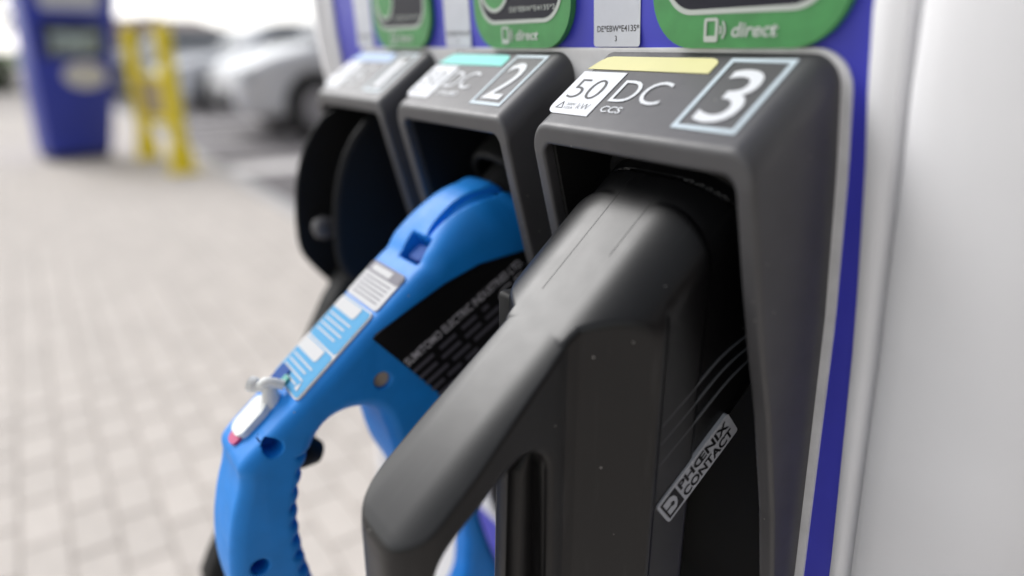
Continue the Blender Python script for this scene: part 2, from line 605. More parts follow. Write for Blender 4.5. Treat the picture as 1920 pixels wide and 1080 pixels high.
# bay markings, each its own strip
for x in (-4.4, -6.9, -9.4, -11.9, -14.4):
    w = .26 if x == -6.9 else .12
    o = mesh('bay_marking', [(x - w, KY + .25, -.096), (x + w, KY + .25, -.096), (x + w, KY + 5.2, -.096), (x - w, KY + 5.2, -.096)], [(0, 1, 2, 3)], ROADP)
    struct(o)

# ------------------------------------------------------------------ charging station: cabinet and front
ZK = [.62, 0.0, -.006, -.02, -.046, -.109, -.162, -.25, -.33, -.42, -.5, -1.0]
YK = [-.034, -.0003, .0012, .0040, .0090, .0177, .0217, .0284, .031, .031, .029, .020]
def yp(z):
    return float(np.interp(z, ZK[::-1], YK[::-1]))
XC = -P                                    # middle of the front
def e_r(z):                                # edge of the violet panel, from the middle
    return .2314 + np.interp(-z, [-.3, -.0168, .239, 1.0], [0, 0, .0082, .010])
def g_r(z):                                # groove of the white frame, from the middle
    return e_r(z) + np.interp(-z, [-.3, -.02, .08, .24, 1.0], [.017, .0150, .0100, .0078, .0075])

st_ = tag(empty('charging_station', (XC, .25, 0)), 'white charging cabinet with violet front and three dark grey plug holsters', 'charging station')
def zl(z0, z1, n):
    return [z0 + (z1 - z0) * i / n for i in range(n + 1)]
def ribbon(bm, zs, cols):
    """cols: functions z -> (x, y); strip of quads down the levels zs"""
    rows = [[bm.verts.new(V((*c(z), z))) for c in cols] for z in zs]
    for a, b in zip(rows, rows[1:]):
        for k in range(len(cols) - 1):
            if (a[k].co - a[k + 1].co).length < 1e-6 and (b[k].co - b[k + 1].co).length < 1e-6: continue
            bm.faces.new((a[k], a[k + 1], b[k + 1], b[k]))

HL, HR = -2 * P - .066, .066               # outer sides of the holster group
ZB = -.398                                 # bottom of the holsters
# violet panel with an opening for the holsters
bm = bmesh.new()
LW = .040                                  # the front reaches further out on the left
L_ = lambda z: (XC - e_r(z) - LW, yp(z)); R_ = lambda z: (XC + e_r(z), yp(z))
ribbon(bm, zl(.58, -.012, 24), [L_, lambda z: (XC, yp(z)), R_])
ribbon(bm, zl(-.012, ZB + .012, 40), [L_, lambda z: (HL + .006, yp(z))])
ribbon(bm, zl(-.012, ZB + .012, 40), [lambda z: (HR - .006, yp(z)), R_])
ribbon(bm, zl(ZB + .012, -.448, 6), [L_, lambda z: (XC, yp(z)), R_])
bm_obj('front_panel', bm, PURPLE, st_, smooth=True)
bm = bmesh.new()
ribbon(bm, zl(-.450, -.98, 20), [lambda z: (XC - e_r(z) - LW, yp(z) - .002), lambda z: (XC, yp(z) - .002), lambda z: (XC + e_r(z), yp(z) - .002)])
bm_obj('lower_door', bm, WHITE, st_, smooth=True)
# light grey trim plate behind the holsters
def corner(z, x, r=.015):
    zt, zb = .0012, ZB - .006
    d = 0
    if z > zt - r: d = r - math.sqrt(max(r * r - (z - zt + r) ** 2, 0))
    if z < zb + r: d = r - math.sqrt(max(r * r - (zb + r - z) ** 2, 0))
    return x + d
TL, TR = HL - .0042, HR + .0042
tz = [.0012, .0010, .0006, -.0002, -.001, -.003, -.006, -.010, -.0135]
tzm = zl(-.0135, ZB + .009, 40)
tzb = [ZB - .006 + .015 - (.0135 - (0.0015 - z)) if False else ZB - .006 + (.0015 - z) for z in tz][::-1]
bm = bmesh.new()
F_ = .0009
tl = lambda z: (corner(z, TL), yp(z) - F_); tr = lambda z: (-corner(z, -TR), yp(z) - F_)
tlb = lambda z: (corner(z, TL) - .0006, yp(z) + .001); trb = lambda z: (-corner(z, -TR) + .0006, yp(z) + .001)
ribbon(bm, tz, [tlb, tl, tr, trb])
xs = [(HL + .006,), (HL + .126, HL + P + .006), (HL + .126 + P, HL + 2 * P + .006), (HR - .006,)]
ribbon(bm, tzm, [tlb, tl, lambda z: (HL + .006, yp(z) - F_)])
ribbon(bm, tzm, [lambda z: (HL + .126, yp(z) - F_), lambda z: (HL + P + .006, yp(z) - F_)])
ribbon(bm, tzm, [lambda z: (HL + .126 + P, yp(z) - F_), lambda z: (HL + 2 * P + .006, yp(z) - F_)])
ribbon(bm, tzm, [lambda z: (HR - .006, yp(z) - F_), tr, trb])
ribbon(bm, tzb, [tlb, tl, tr, trb])
ta = [bm.verts.new(V((*f(z), z))) for f, z in ((tl, .0012), (tr, .0012))]
tb = [bm.verts.new(V((f(.0015)[0], yp(.0015) + .002, .0015))) for f in (tl, tr)]
bm.faces.new((ta[0], ta[1], tb[1], tb[0]))
bm_obj('trim_plate', bm, TRIM, st_, smooth=True)
# white frame, one profile on each side
for s in (1, -1):
    bm = bmesh.new()
    def fx_(off, dy):
        return lambda z: (XC + s * (off(z) + (0 if s > 0 else LW)), yp(z) + dy)
    E0 = lambda z: e_r(z) - .0004
    prof = [(lambda z: e_r(z) - .0004, .001), (lambda z: e_r(z) - .0002, -.0022), (lambda z: e_r(z) + .0012, -.0034),
            (lambda z: .5 * (e_r(z) + g_r(z)), -.0042), (lambda z: g_r(z) - .0024, -.0036), (lambda z: g_r(z) - .0008, -.0016), (lambda z: g_r(z) - .0002, .004)]
    ribbon(bm, zl(.6, -1.0, 60), [fx_(a, b) for a, b in prof])
    bm_obj('inner_frame', bm, WHITE, st_, smooth=True)
    bm = bmesh.new()
    prof = [(lambda z: g_r(z) + .0012, .004), (lambda z: g_r(z) + .0014, -.001), (lambda z: g_r(z) + .0026, -.0040), (lambda z: g_r(z) + .0060, -.0064),
            (lambda z: g_r(z) + .014, -.0082), (lambda z: .272, -.0088), (lambda z: .286, -.0084), (lambda z: .300, -.0064), (lambda z: .318, .002), (lambda z: .328, .016), (lambda z: .332, .04)]
    if s < 0: prof = prof[:4] + [(lambda z: .266, -.0076), (lambda z: .278, -.004), (lambda z: .288, .006), (lambda z: .292, .02), (lambda z: .294, .04)]
    cols = [fx_(a, b) for a, b in prof] + [lambda z: (XC + s * (.332 if s > 0 else .334), .52), lambda z: (XC, .52)]
    ribbon(bm, zl(.6, -1.0, 60), cols)
    bm_obj('outer_frame', bm, WHITE, st_, smooth=True)
bm = bmesh.new(); box(bm, (XC - .33, -.03, H + .6), (XC + .33, .52, H + .66), .02, 3); bm_obj('roof_cap', bm, WHITE, st_, smooth=True)
bm = bmesh.new(); box(bm, (XC - .31, .03, 0.0), (XC + .31, .50, .055), .004, 1); bm_obj('plinth', bm, KBASE, st_)

# ------------------------------------------------------------------ holster hood
RIMP = [(-45.2, -33.9), (-43, -48), (-36, -75), (-26, -112), (-14, -150), (0, -205), (10, -255), (19, -330), (24, -375), (30, -396)]
OUT = mm_([(84, 40), (-45.2, 40)] + RIMP + [(36, -398), (84, -398)])
CAV = mm_([(-140, -43.5), (-43, -43.5), (-36, -38), (8, -6), (74, -6), (78, -60), (78, -340), (60, -386), (-140, -386)])
def hood_fn(p):
    x, y, z = p[:, 0], p[:, 1], p[:, 2]
    top = np.maximum(-.6 * y + .8 * z, z - .0035)
    out = ext(top, np.abs(x) - .066, .0110)
    out = smax(out, poly_sd(y, z, OUT), .0022)
    cav = ext(poly_sd(y, z, CAV), np.abs(x) - .0575, .006)
    return smax(out, -cav, .0022)
hood0 = sdf_mesh('holster', hood_fn, (-.0745, -.056, -.408), (.0745, .094, .014), .00125, HOOD, st_, WS)
hood_me = hood0.data
def dark_shell_fn(p):  # black shell added to darken the holster cavity like deep shade
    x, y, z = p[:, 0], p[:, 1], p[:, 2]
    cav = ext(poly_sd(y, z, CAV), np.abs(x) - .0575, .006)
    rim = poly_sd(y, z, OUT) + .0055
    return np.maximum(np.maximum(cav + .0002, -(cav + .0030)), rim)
dark_shell0 = sdf_mesh('dark_cavity_shell', dark_shell_fn, (-.0625, -.050, -.395), (.0625, .085, .0), .0014, BLACKR, hood0, WS)
# the slope of the hood: frame with v measured up from the front rim
SL = Vector((0, -.8, -.6))
hood_loc = hood0.location.copy()
hoods = []
for i in range(3):
    if i == 2:
        o = hood0
    else:
        o = bpy.data.objects.new('holster', hood_me); COL.objects.link(o); o.parent = st_
    o.location = Vector(((i - 2) * P, 0, 0)) + hood_loc
    hoods.append(o)
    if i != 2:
        q = bpy.data.objects.new('dark_cavity_shell', dark_shell0.data); COL.objects.link(q); q.parent = o
hoods[0]['label'] = 'dark grey holster numbered 1 with a light blue bar'
hoods[1]['label'] = 'dark grey holster numbered 2 with a mint bar'
hoods[2]['label'] = 'dark grey holster numbered 3 with a pale yellow bar'
BARS = [SKYB, TEAL, YELLOWP]
for i, hd in enumerate(hoods):
    x0 = (i - 2) * P
    fr = Frame(V((x0, 0, 0)) , (1, 0, 0), -SL)          # v = -t (t down the slope)
    W_ = .0004
    slab('colour_bar', fr, mm_([(-62, -15), (15, -15.3), (15.2, -9)] + [(15 - 6 * (1 - math.cos(a)), -9 + 3.6 * math.sin(a)) for a in (.4, .8, 1.2, 1.57)] + [(-52, -5.2), (-55.5, -6), (-58.5, -9)]), .0001, W_, BARS[i], hd)
    slab('power_field', fr, mm_([(-62.5, -17)] + [(-62.5, -42)] + [(-62.5 + 6 - 6 * math.cos(a), -42 - 6 * math.sin(a)) for a in (.4, .8, 1.2, 1.57)] + [(-31.5, -48), (-31.5, -17)]), .0001, W_, PRINT, hd)
    o4 = mm_([(20.2, -48.3), (51.4, -48.3), (51.4, -5.3), (20.2, -5.3)]); i4 = mm_([(22.4, -46.0), (49.2, -46.0), (49.2, -7.5), (22.4, -7.5)])
    ring_slab('number_frame', fr, o4, i4, .0001, W_, PRINTB, hd)
    num = '123'[i]
    text('holster_number', num, fr, .0357, -.0432, .0325, PRINT, hd, width={'1': .010, '2': .0182, '3': .0182}[num], bold=.004, align='CENTER', w=W_)
    kind, sub = (('AC', 'TYPE 2'), ('DC', 'CHAdeMO'), ('DC', 'CCS'))[i]
    text('current_type', kind, fr, -.0275, -.037, .0160, PRINT, hd, width=.0305, bold=-.004, w=W_)
    text('connector_type', sub, fr, -.0268, -.0440, .0042, PRINT, hd, width=(.024, .025, .013)[i], bold=.01, w=W_)
    text('power_value', ('43', '50', '50')[i], fr, -.0582, -.0370, .0152, INK, hd, width=.0215, bold=-.018, w=.0006)
    text('power_unit', 'kW', fr, -.0435, -.0440, .0042, INK, hd, width=.0082, bold=-.02, w=.0006)
    text('rating', '500V', fr, -.0518, -.0420, .0017, INK, hd, width=.0060, bold=-.01, w=.0006)
    text('rating', '125A', fr, -.0518, -.0445, .0017, INK, hd, width=.0060, bold=-.01, w=.0006)
    ring_slab('warning_triangle', fr, mm_([(-58.2, -44.4), (-53.0, -44.4), (-55.6, -39.7)]), mm_([(-57.6, -44.0), (-53.6, -44.0), (-55.6, -40.5)]), .0005, .0006, INK, hd)

# sockets inside the holsters
AX = Vector((0, .7545, .6563)); NR = Vector((0, .6563, -.7545))
def sock_fn(x0, ry, rz, s0, s1, tc, org, hw, hh, rr, wall):
    def fn(p):
        y = p[:, 1] - org[0]; z = p[:, 2] - org[1]
        s = y * AX.y + z * AX.z; t = y * NR.y + z * NR.z - tc
        qx = np.abs(p[:, 0] - x0) - hw + rr; qt = np.abs(t) - hh + rr
        c = np.minimum(np.maximum(qx, qt), 0) + np.sqrt(np.maximum(qx, 0) ** 2 + np.maximum(qt, 0) ** 2) - rr
        shell = np.maximum(c, -(c + wall))
        return smax(shell, np.maximum(s0 - s, s - s1), .004)
    return fn
ORG = (-.080, -.102)
f3 = sock_fn(-.002, 0, 0, .082, .170, .054, ORG, .0495, .0595, .036, .0070)
sdf_mesh('socket', f3, (-.056, -.06, -.20), (.054, .09, .03), .0013, BLACKR, hoods[2], WS)
ORG2 = (0.0, -.101)
f2 = sock_fn(-P, 0, 0, .012, .09, .0, ORG2, .040, .040, .040, .006)
sdf_mesh('socket', f2, (-P - .045, -.045, -.16), (-P + .045, .09, -.01), .002, BLACKR, hoods[1], WS)
bm = bmesh.new()
tube(bm, [V((-P - .002, .0, -.066)), V((-P - .002, .03, -.036))], .006, 14)
bm_obj('latch_pin', bm, BRASS, hoods[1], smooth=True)

# ------------------------------------------------------------------ green signs and id stickers above the holsters
for i in range(3):
    x0 = (i - 2) * P
    zt = .115
    sl = (yp(.06) - yp(.0)) / .06
    fr = Frame(V((x0, yp(0) - .0002, 0)), (1, 0, 0), (0, (yp(.1) - yp(.0)) / .1, 1))
    sg = slab('sign_plate', fr, rrect(-.0265, .0012, .0695, .085, .0235, 10), 0.0, .0036, GREEN, st_, .0014)
    sg['label'] = 'green rounded sign plate with pale phone symbol and lettering'
    ot = rrect(-.0195, .0148, .0625, .078, .0165, 10); it = rrect(-.0175, .0169, .0605, .076, .0148, 10)
    ring_slab('sign_outline', fr, ot, it, .0035, .0039, SIGNW, sg)
    slab('sign_field', fr, it, .0034, .0038, NAVY, sg)
    c0 = (-.0020, .0375)
    cc = lambda r: [(c0[0] + r * math.cos(2 * math.pi * k / 40), c0[1] + r * math.sin(2 * math.pi * k / 40)) for k in range(40)]
    ring_slab('emblem_ring', fr, cc(.0160), cc(.0140), .0037, .0042, SIGNW, sg)
    slab('emblem_disc', fr, cc(.0140), .0037, .0041, GREEN, sg)
    text('sign_text', 'DE*EBW*E4135*' + '123'[i], fr, .0138, .0212, .0028, SIGNW, sg, width=.043, w=.0041)
    text('sign_text', 'direct', fr, .0186, .0058, .0056, SIGNW, sg, width=.0222, shear=.22, bold=.022, w=.0040)
    ring_slab('phone_symbol', fr, rrect(.0042, .0037, .0116, .0133, .0012), rrect(.0056, .0062, .0102, .0121, .0002), .0037, .0040, SIGNW, sg)
    for r in (.0022, .0042):
        a = [math.radians(-50 + 10 * k) for k in range(11)]
        q = [(.0114 + r * math.cos(t) * 1.0, .0085 + r * math.sin(t) * 1.15) for t in a]
        q2 = [(.0114 + (r - .0009) * math.cos(t), .0085 + (r - .0009) * math.sin(t) * 1.15) for t in a]
        slab('wave_symbol', fr, q + q2[::-1], .0037, .0040, SIGNW, sg)
    lb = slab('id_sticker', fr, rrect(-.0710, .0018, -.0378, .085, .0016, 4), 0.0, .0003, STICK, st_)
    text('sticker_text', 'DE*EBW*E4135*', fr, -.0683, .0089, .0030, INK, lb, width=.0300, bold=.012, w=.0004)
    text('sticker_text', '123'[i], fr, -.0545, .0044, .0027, INK, lb, bold=.012, w=.0004, align='CENTER')

# ------------------------------------------------------------------ plug in holster 3 (black, D handle)
# profile coordinates in mm: (y, z)
ARM = chaikin([(-20, -48.2), (-60, -83), (-93, -111.7), (-120, -135.2), (-164, -173.5), (-169.5, -180.5), (-170.5, -190), (-170.5, -300), (-165, -335), (-140, -350), (-70, -350), (-60, -340), (-60, -120), (-20, -90)], 1)
HOLE = chaikin([(-97, -171), (-99, -161), (-107, -155), (-116, -156.5), (-141, -175), (-151, -184), (-155.5, -196), (-155.5, -310), (-148, -330), (-110, -330), (-97, -320)], 2)
ARM = mm_(ARM); HOLE = mm_(HOLE)
def ccs_fn(p):
    x, y, z = p[:, 0], p[:, 1], p[:, 2]
    ax = np.abs(x); xn = np.abs(x + .002)
    s = (y + .080) * AX.y + (z + .102) * AX.z
    t = (y + .080) * NR.y + (z + .102) * NR.z
    hw, rr = .0440, .033
    # nose: rounded section t 0 .. 110
    rx, ex = .034, .024 / .034                   # flatter than round on top
    qx = (xn - hw + rx) * ex; rr = .024; qt = np.abs(t - .0545) - .0545 + rr
    nose = np.minimum(np.maximum(qx, qt), 0) + np.sqrt(np.maximum(qx, 0) ** 2 + np.maximum(qt, 0) ** 2) - rr
    nose = np.maximum(nose, s - .150)
    # column: a little wider, same rounded top but running on down
    qt2 = -t + rr; qc = (xn - .0485 + rx) * ex
    col = np.minimum(np.maximum(qc, qt2), 0) + np.sqrt(np.maximum(qc, 0) ** 2 + np.maximum(qt2, 0) ** 2) - rr
    col = smax(col, np.maximum(-.094 - y, y + .031), .004)
    col = smax(col, -.335 - z, .02)
    body = np.minimum(nose, col)
    wl = np.interp(y, [-.100, -.092, -.086, -.080, -.072, -.060, .2], [.016, .0195, .0205, .0320, .0410, .0445, .0450])
    wr = np.interp(y, [-.100, -.092, -.083, -.071, -.0635, -.0600, -.0575, -.0555, .2], [.018, .0215, .0235, .0360, .0440, .0464, .0464, .0445, .0445])
    w = np.where(x > 0, wr, wl)
    body = smax(body, (xn - w) * .80, .0022)
    body = smax(body, -.0935 - y, .005)
    arm = ext(smax(poly_sd(y, z, ARM), -poly_sd(y, z, HOLE), .001), ax - np.interp(y, [-.160, -.135, -.085, 0], [.0260, .0252, .0205, .0205]), .0050)
    arm = smax(arm, ext(-.1705 - y, ax - np.interp(y, [-.160, -.135, -.085, 0], [.0260, .0252, .0205, .0205]), .0225), .002)
    crown = np.minimum(np.maximum(qx, qt2), 0) + np.sqrt(np.maximum(qx, 0) ** 2 + np.maximum(qt2, 0) ** 2) - rr
    arm = smax(arm, crown, .0012)
    d = np.minimum(body, arm)
    # shallow step where the nose cap meets the body
    g = np.abs(s - .076) - .0006
    return np.maximum(d, -np.maximum(g, -(d + .0012)))
ccs = tag(empty('charging_plug', V((0, -.09, -.20))), 'black plug with D-shaped handle and grey lettered badge resting in holster 3', 'plug')
sdf_mesh('plug_body', ccs_fn, (-.056, -.178, -.36), (.052, .05, .005), .0012, BLACK, ccs, WS)
# trigger inside the handle loop
bm = bmesh.new()
prof = [(-.0095, -.0945), (-.0095, -.1035), (-.0045, -.1070), (.0045, -.1070), (.0095, -.1035), (.0095, -.0945)]
rows = []
for z, dy in ((-.163, .004), (-.172, .0), (-.20, -.001), (-.24, -.002), (-.30, -.003)):
    rows.append([bm.verts.new(V((a, b + dy, z))) for a, b in prof])
for a, b in zip(rows, rows[1:]):
    for k in range(len(prof)):
        bm.faces.new((a[k], a[(k + 1) % 6], b[(k + 1) % 6], b[k]))
bm.faces.new(rows[0]); bm.faces.new(rows[-1][::-1])
bmesh.ops.bevel(bm, geom=list(bm.edges), offset=.0008, segments=2, affect='EDGES', profile=.5)
bm_obj('trigger', bm, BLACK, ccs, smooth=True)
# latch guard standing off the far flank
bm = bmesh.new(); box(bm, V((-.0535, -.074, -.165)), V((-.041, -.040, -.1125)), .0025, 3); bm_obj('latch_guard', bm, BLACKR, ccs, smooth=True)
# badge and raised lines on the flank, in the plane of the flank
fl = Frame(V((.0428, -.0545, -.1905)), (0, .787, .617), (0, -.617, .787))
# place the badge along the axis: u along, v across
bd = slab('badge', fl, rrect(.0, -.0150, .0545, .0, .0016, 5), -.0022, .0006, BADGE, ccs)
text('badge_text', 'PH\u0152NIX', fl, .0140, -.0066, .0050, PLATE, bd, width=.0375, bold=.03, w=.0008)
text('badge_text', 'CONTACT', fl, .0140, -.0132, .0050, PLATE, bd, width=.0375, bold=.03, w=.0008)
lg = rrect(.0016, -.0134, .0126, -.0016, .0, 1)
ring_slab('badge_emblem', fl, lg, rrect(.0028, -.0122, .0126 - .0008, -.0028, .0, 1), .0005, .0008, PLATE, bd)
slab('badge_emblem', fl, [(.0078, -.0122), (.0118, -.0122), (.0118, -.0028), (.0078, -.0028), (.0100, -.0045), (.0106, -.0075), (.0098, -.0100)], .0005, .0008, PLATE, bd)
slab('badge_emblem', fl, [(.0058, -.0078), (.0066, -.0066), (.0078, -.0066), (.0086, -.0078), (.0078, -.0090), (.0066, -.0090)], .0005, .0008, PLATE, bd)
slab('badge_emblem', fl, [(.0028, -.0074), (.0060, -.0074), (.0060, -.0082), (.0028, -.0082)], .0005, .0008, PLATE, bd)
for k, (a, b, c) in enumerate((((-54, -150.0), (-20, -127.5), (12, -117)), ((-54, -159), (-17, -134), (14, -123)), ((-54, -169.7), (-13, -141), (16, -129)))):
    bm = bmesh.new()
    pts = catmull([V((.0420, q[0] * .001, q[1] * .001)) for q in (a, ((a[0] + b[0]) / 2, (a[1] + b[1]) / 2), b, ((b[0] + c[0]) / 2, (b[1] + c[1]) / 2 + 1.0), c)], 6)
    tube(bm, pts, .00065, 6)
    bm_obj('raised_line', bm, LINE, ccs, smooth=True)
for xx, a0, a1 in ((-.0125, .004, .072), (.0085, .030, .070)):
    bm = bmesh.new()
    o_ = Vector((xx, -.080, -.102)) + NR * .0001
    tube(bm, [V(o_ + AX * a0), V(o_ + AX * a1)], .00022, 6)
    bm_obj('parting_line', bm, BLACKR, ccs, smooth=True)
bm = bmesh.new()
tube(bm, catmull([V(q) for q in ((0, -.075, -.33), (0, -.07, -.42), (.0, -.07, -.60), (-.02, -.10, -.80), (-.09, -.10, -.95), (-.16, 0.0, -1.025))], 8), .0155, 14)
bm_obj('cable', bm, RUBBER, ccs, smooth=True)

# ------------------------------------------------------------------ plug in holster 2 (blue)
BODY2 = mm_(chaikin([(-22, -78), (-40, -83), (-57, -96), (-70.5, -111.5), (-75, -119.8), (-79, -121.8), (-100, -139.3), (-140, -172.7), (-172, -199.3), (-187, -211), (-192, -217), (-191, -226), (-199, -248), (-204, -275), (-204, -300), (-198, -340), (-178, -388), (-150, -425), (-60, -440), (0, -405), (-8, -388), (-18, -365), (-29, -330), (-33, -308), (-27, -280), (0, -225), (30, -170), (40, -100), (10, -60)], 2))
HOLE2 = mm_(chaikin([(-128, -197), (-145, -203), (-156, -224), (-163, -252), (-163, -280), (-159, -305), (-150, -345), (-130, -380), (-100, -395), (-64, -398), (-45, -382), (-42, -352), (-43, -330), (-58, -304), (-84, -280), (-98, -250), (-104, -220), (-110, -202)], 2))
BA = Vector((0, .80, .60)).normalized(); BN = Vector((0, .60, -.80))
def chad_fn(p):
    x, y, z = p[:, 0] + P, p[:, 1], p[:, 2]
    ax = np.abs(x)
    d2 = smax(poly_sd(y, z, BODY2), -poly_sd(y, z, HOLE2), .012)
    hw = np.interp(y, [-.21, -.18, -.11, .0, .03], [.0245, .0270, .0290, .0390, .0415])
    hw = np.where(y > -.10, np.minimum(hw, np.interp(z, [-.37, -.31, -.26, -.22], [.013, .015, .0225, .06])), hw)
    back = (y + .018) * .74 + (z + .077) * .67
    rr = np.interp(back, [-.10, -.06, -.03, -.01], [.0085, .0120, .026, .033])
    d = ext(d2, ax - hw, rr)
    d = smax(d, back, .006)
    # slot and release recess on the top
    ls = (y + .040) * .80 + (z + .075) * .60; lt = (y + .040) * .60 - (z + .075) * .80
    sx = np.interp(ls, [-.03, .02], [.013, .020])
    sl = np.sqrt(((ax - sx) / 1.0) ** 2 + (np.minimum(np.abs(ls + .005) - .026, 0) * 0) ** 2)
    slot = np.maximum(np.maximum(sl - .0045 * np.clip(1 - ((ls + .005) / .034) ** 2, 0, 1) ** .5, np.abs(ls + .005) - .034), -(d + .0042))
    d = np.where(x > 0, smax(d, -slot, .0015), d)
    ra = (y + .070) * .7675 + (z + .1145) * .641; rb = -(y + .070) * .641 + (z + .1145) * .7675
    rc = np.maximum(np.maximum(np.abs(ra) - .0085, np.abs(x - .007) - .0125), -.009 - rb)
    d = smax(d, -rc, .001)
    # finger ribs on the inside of the grip
    zz = np.abs(((z + .31) / .0110) % 1 - .5) * .0110
    rib = np.sqrt(zz ** 2 + np.maximum(0, np.abs(y + np.interp(z, [-.31, -.28, -.25, -.225], [.160, .164, .163, .156])) - .003) ** 2) - .0011
    rib = np.maximum(rib, np.maximum(np.abs(z + .268) - .05, .0205 - ax))
    d = smax(d, -rib, .0040)
    for (hy, hz) in ((-.1072, -.1835), (-.1728, -.2075), (-.1887, -.2805)):
        hole = np.maximum(np.sqrt((y - hy) ** 2 + (z - hz) ** 2) - .0052, .0120 - x)
        d = smax(d, -hole, .0010)
    return d
def spigot_fn(p):
    oy, oz = p[:, 1] + .004, p[:, 2] + .105
    sp = oy * .74 + oz * .67; t = oy * .67 - oz * .74
    return np.maximum(np.sqrt((p[:, 0] + P) ** 2 + t * t) - .026, np.abs(sp - .012) - .04)
chd = tag(empty('charging_plug', V((-P, -.09, -.25))), 'bright blue plug with loop handle and white labels resting in holster 2', 'plug')
sdf_mesh('plug_body', chad_fn, (-P - .042, -.212, -.448), (-P + .042, .036, -.066), .0013, BLUE, chd, WS)
sdf_mesh('spigot', spigot_fn, (-P - .035, -.06, -.16), (-P + .035, .07, -.03), .002, BLACKR, chd, WS)
FA = Vector((.0926, 1, 0)).normalized()
fs = Frame(V((-P + .0395, 0, 0)), FA, (0, 0, 1))    # right flank: u = y, v = z
lp = slab('type_plate', fs, mm_([(14, -117), (-12, -117.5), (-43, -121.5), (-66, -130), (-88, -141.5), (-110, -153.5), (-112, -156), (-68, -206), (-26, -252), (-10, -244), (10, -175)]), -.006, .0006, PLATE, chd)
ft = Frame(fs(-.0918, -.1776), FA * .836 + Vector((0, 0, .549)), FA * -.549 + Vector((0, 0, .836)))
text('plate_text', 'SUMITOMO ELECTRIC INDUSTRIES LTD.', ft, .000, .0, .0056, PTXB, lp, width=.0945, bold=.015, w=.0008)
for k, segs in enumerate((((0, 16), (21, 34), (39, 51), (56, 61)), ((0, 14), (18, 33), (37, 50), (54, 66)), ((0, 18), (22, 36), (40, 64)), ((0, 10), (13, 24), (28, 38)), ((0, 14), (17, 22), (26, 37)))):
    for a, b in segs:
        v0 = -.0066 - k * .0062
        slab('small_print', ft, rrect(a * .001 + .0005 * k, v0, b * .001 + .0005 * k, v0 + .0022, .0004, 2), .0005, .0008, PTXT, lp)
text('conformity_mark', 'CE', ft, .0690, -.0130, .0105, PTXB, lp, width=.0225, bold=-.01, w=.0008)
# labels along the top of the handle
tp0 = Vector((-P, -.076, -.1194)); td = Vector((0, -.7675, -.641)).normalized()
top = Frame(V(tp0), (1, 0, 0), -td)                       # v negative runs down the handle
def tl_(name, outline, m, par, w=.0005, w0=-.0012):
    return slab(name, top, mm_(outline), w0, w, m, par)
l1 = tl_('warning_label', rrect(-22, -38, 22, -11, 3), LWHITE, chd, .0012)
tl_('label_band', rrect(-21.9, -19, 21.9, -11, 3), LGREY, l1, .0015, .0011)
text('label_text', 'VOLTA', top, -.012, -.0165, .0036, LWHITE, l1, width=.017, bold=.02, w=.0017) if False else None
tl_('label_print', rrect(-17, -17.5, 9, -13, .6), LWHITE, l1, .0017, .0014)
for k in range(5):
    tl_('label_print', rrect(-18, -22.5 - 3 * k, 17, -21.6 - 3 * k, .1), LGREY, l1, .0014, .0011)
l2 = tl_('instruction_label', rrect(-22, -104, 22, -39.5, 3.5), LWHITE, chd, .0012)
tl_('label_field', rrect(-21, -103, 20.9, -73, 2.6), LBLUE, l2, .0015, .0011)
tl_('label_field', rrect(-21, -71.6, 20.9, -40.6, 2.6), LBLUE, l2, .0015, .0011)
for v0 in (-41.2, -73.6):
    tl_('label_print', rrect(-21, v0 - 8.5, 10, v0, (1, 3, 1, 1)), LWHITE, l2, .0018, .0014)
    for k in range(4):
        tl_('label_print', rrect(-18, v0 - 13.0 - 4 * k, 13 - 3 * (k % 2), v0 - 12 - 4 * k, .1), LWHITE, l2, .0018, .0014)
tl_('label_print', [(11, -100), (16, -100), (13.5, -95)], LWHITE, l2, .0018, .0014)
tl_('button', rrect(-18, -107, -5, -95, 1.5), BLUED, chd, .0026)
tl_('indicator', rrect(-5, -103.5, 1, -98, 1), TEALG, chd, .0032)
# sliding lever with its knob
bm = bmesh.new()
pts = catmull([top(.004, -.103, .004), top(.001, -.107, .011), top(-.003, -.112, .011), top(-.008, -.1145, .0145)], 5)
tube(bm, pts, [.0030] * 6 + [.0034] * 6 + [.0046] * (len(pts) - 12), 12)
bm_obj('release_lever', bm, LEVER, chd, smooth=True)
bm = bmesh.new(); tube(bm, [top(-.0, -.108, .010), top(.0, -.116, -.002)], [.0035, .0065], 12); bm_obj('lever_stem', bm, LEVER, chd, smooth=True)
tl_('slide_cover', rrect(-11.5, -141, 6.5, -116, 6), LEVER, chd, .0045)
tl_('lock_mark', rrect(-8.5, -146.5, 4, -135, 4.5), PINK, chd, .0024)
slab('release_button', top, [(x_, v_ + .0085) for x_, v_ in rrect(-.001, -.006, .013, .004, .001)], -.014, -.0035, BLUED, chd, .0012)
bm = bmesh.new(); tube(bm, [V((-P + .0140, -.1072, -.1835)), V((-P + .0262, -.1072, -.1835))], .0050, 18); bm_obj('hole_plug', bm, PUTTY, chd, smooth=True)
bm = bmesh.new(); tube(bm, [V((-P - .010, -.162, -.232)), V((-P - .012, -.146, -.238)), V((-P - .012, -.137, -.243))], [.012, .0115, .007], 14); bm_obj('trigger', bm, BLACKR, chd, smooth=True)
bm = bmesh.new(); tube(bm, catmull([V(q) for q in ((-P, -.10, -.425), (-P, -.105, -.50), (-P, -.10, -.70), (-P - .03, -.12, -.88), (-P - .09, -.10, -.99), (-P - .16, .02, -1.022))], 8), .0165, 14); bm_obj('cable', bm, RUBBER, chd, smooth=True)

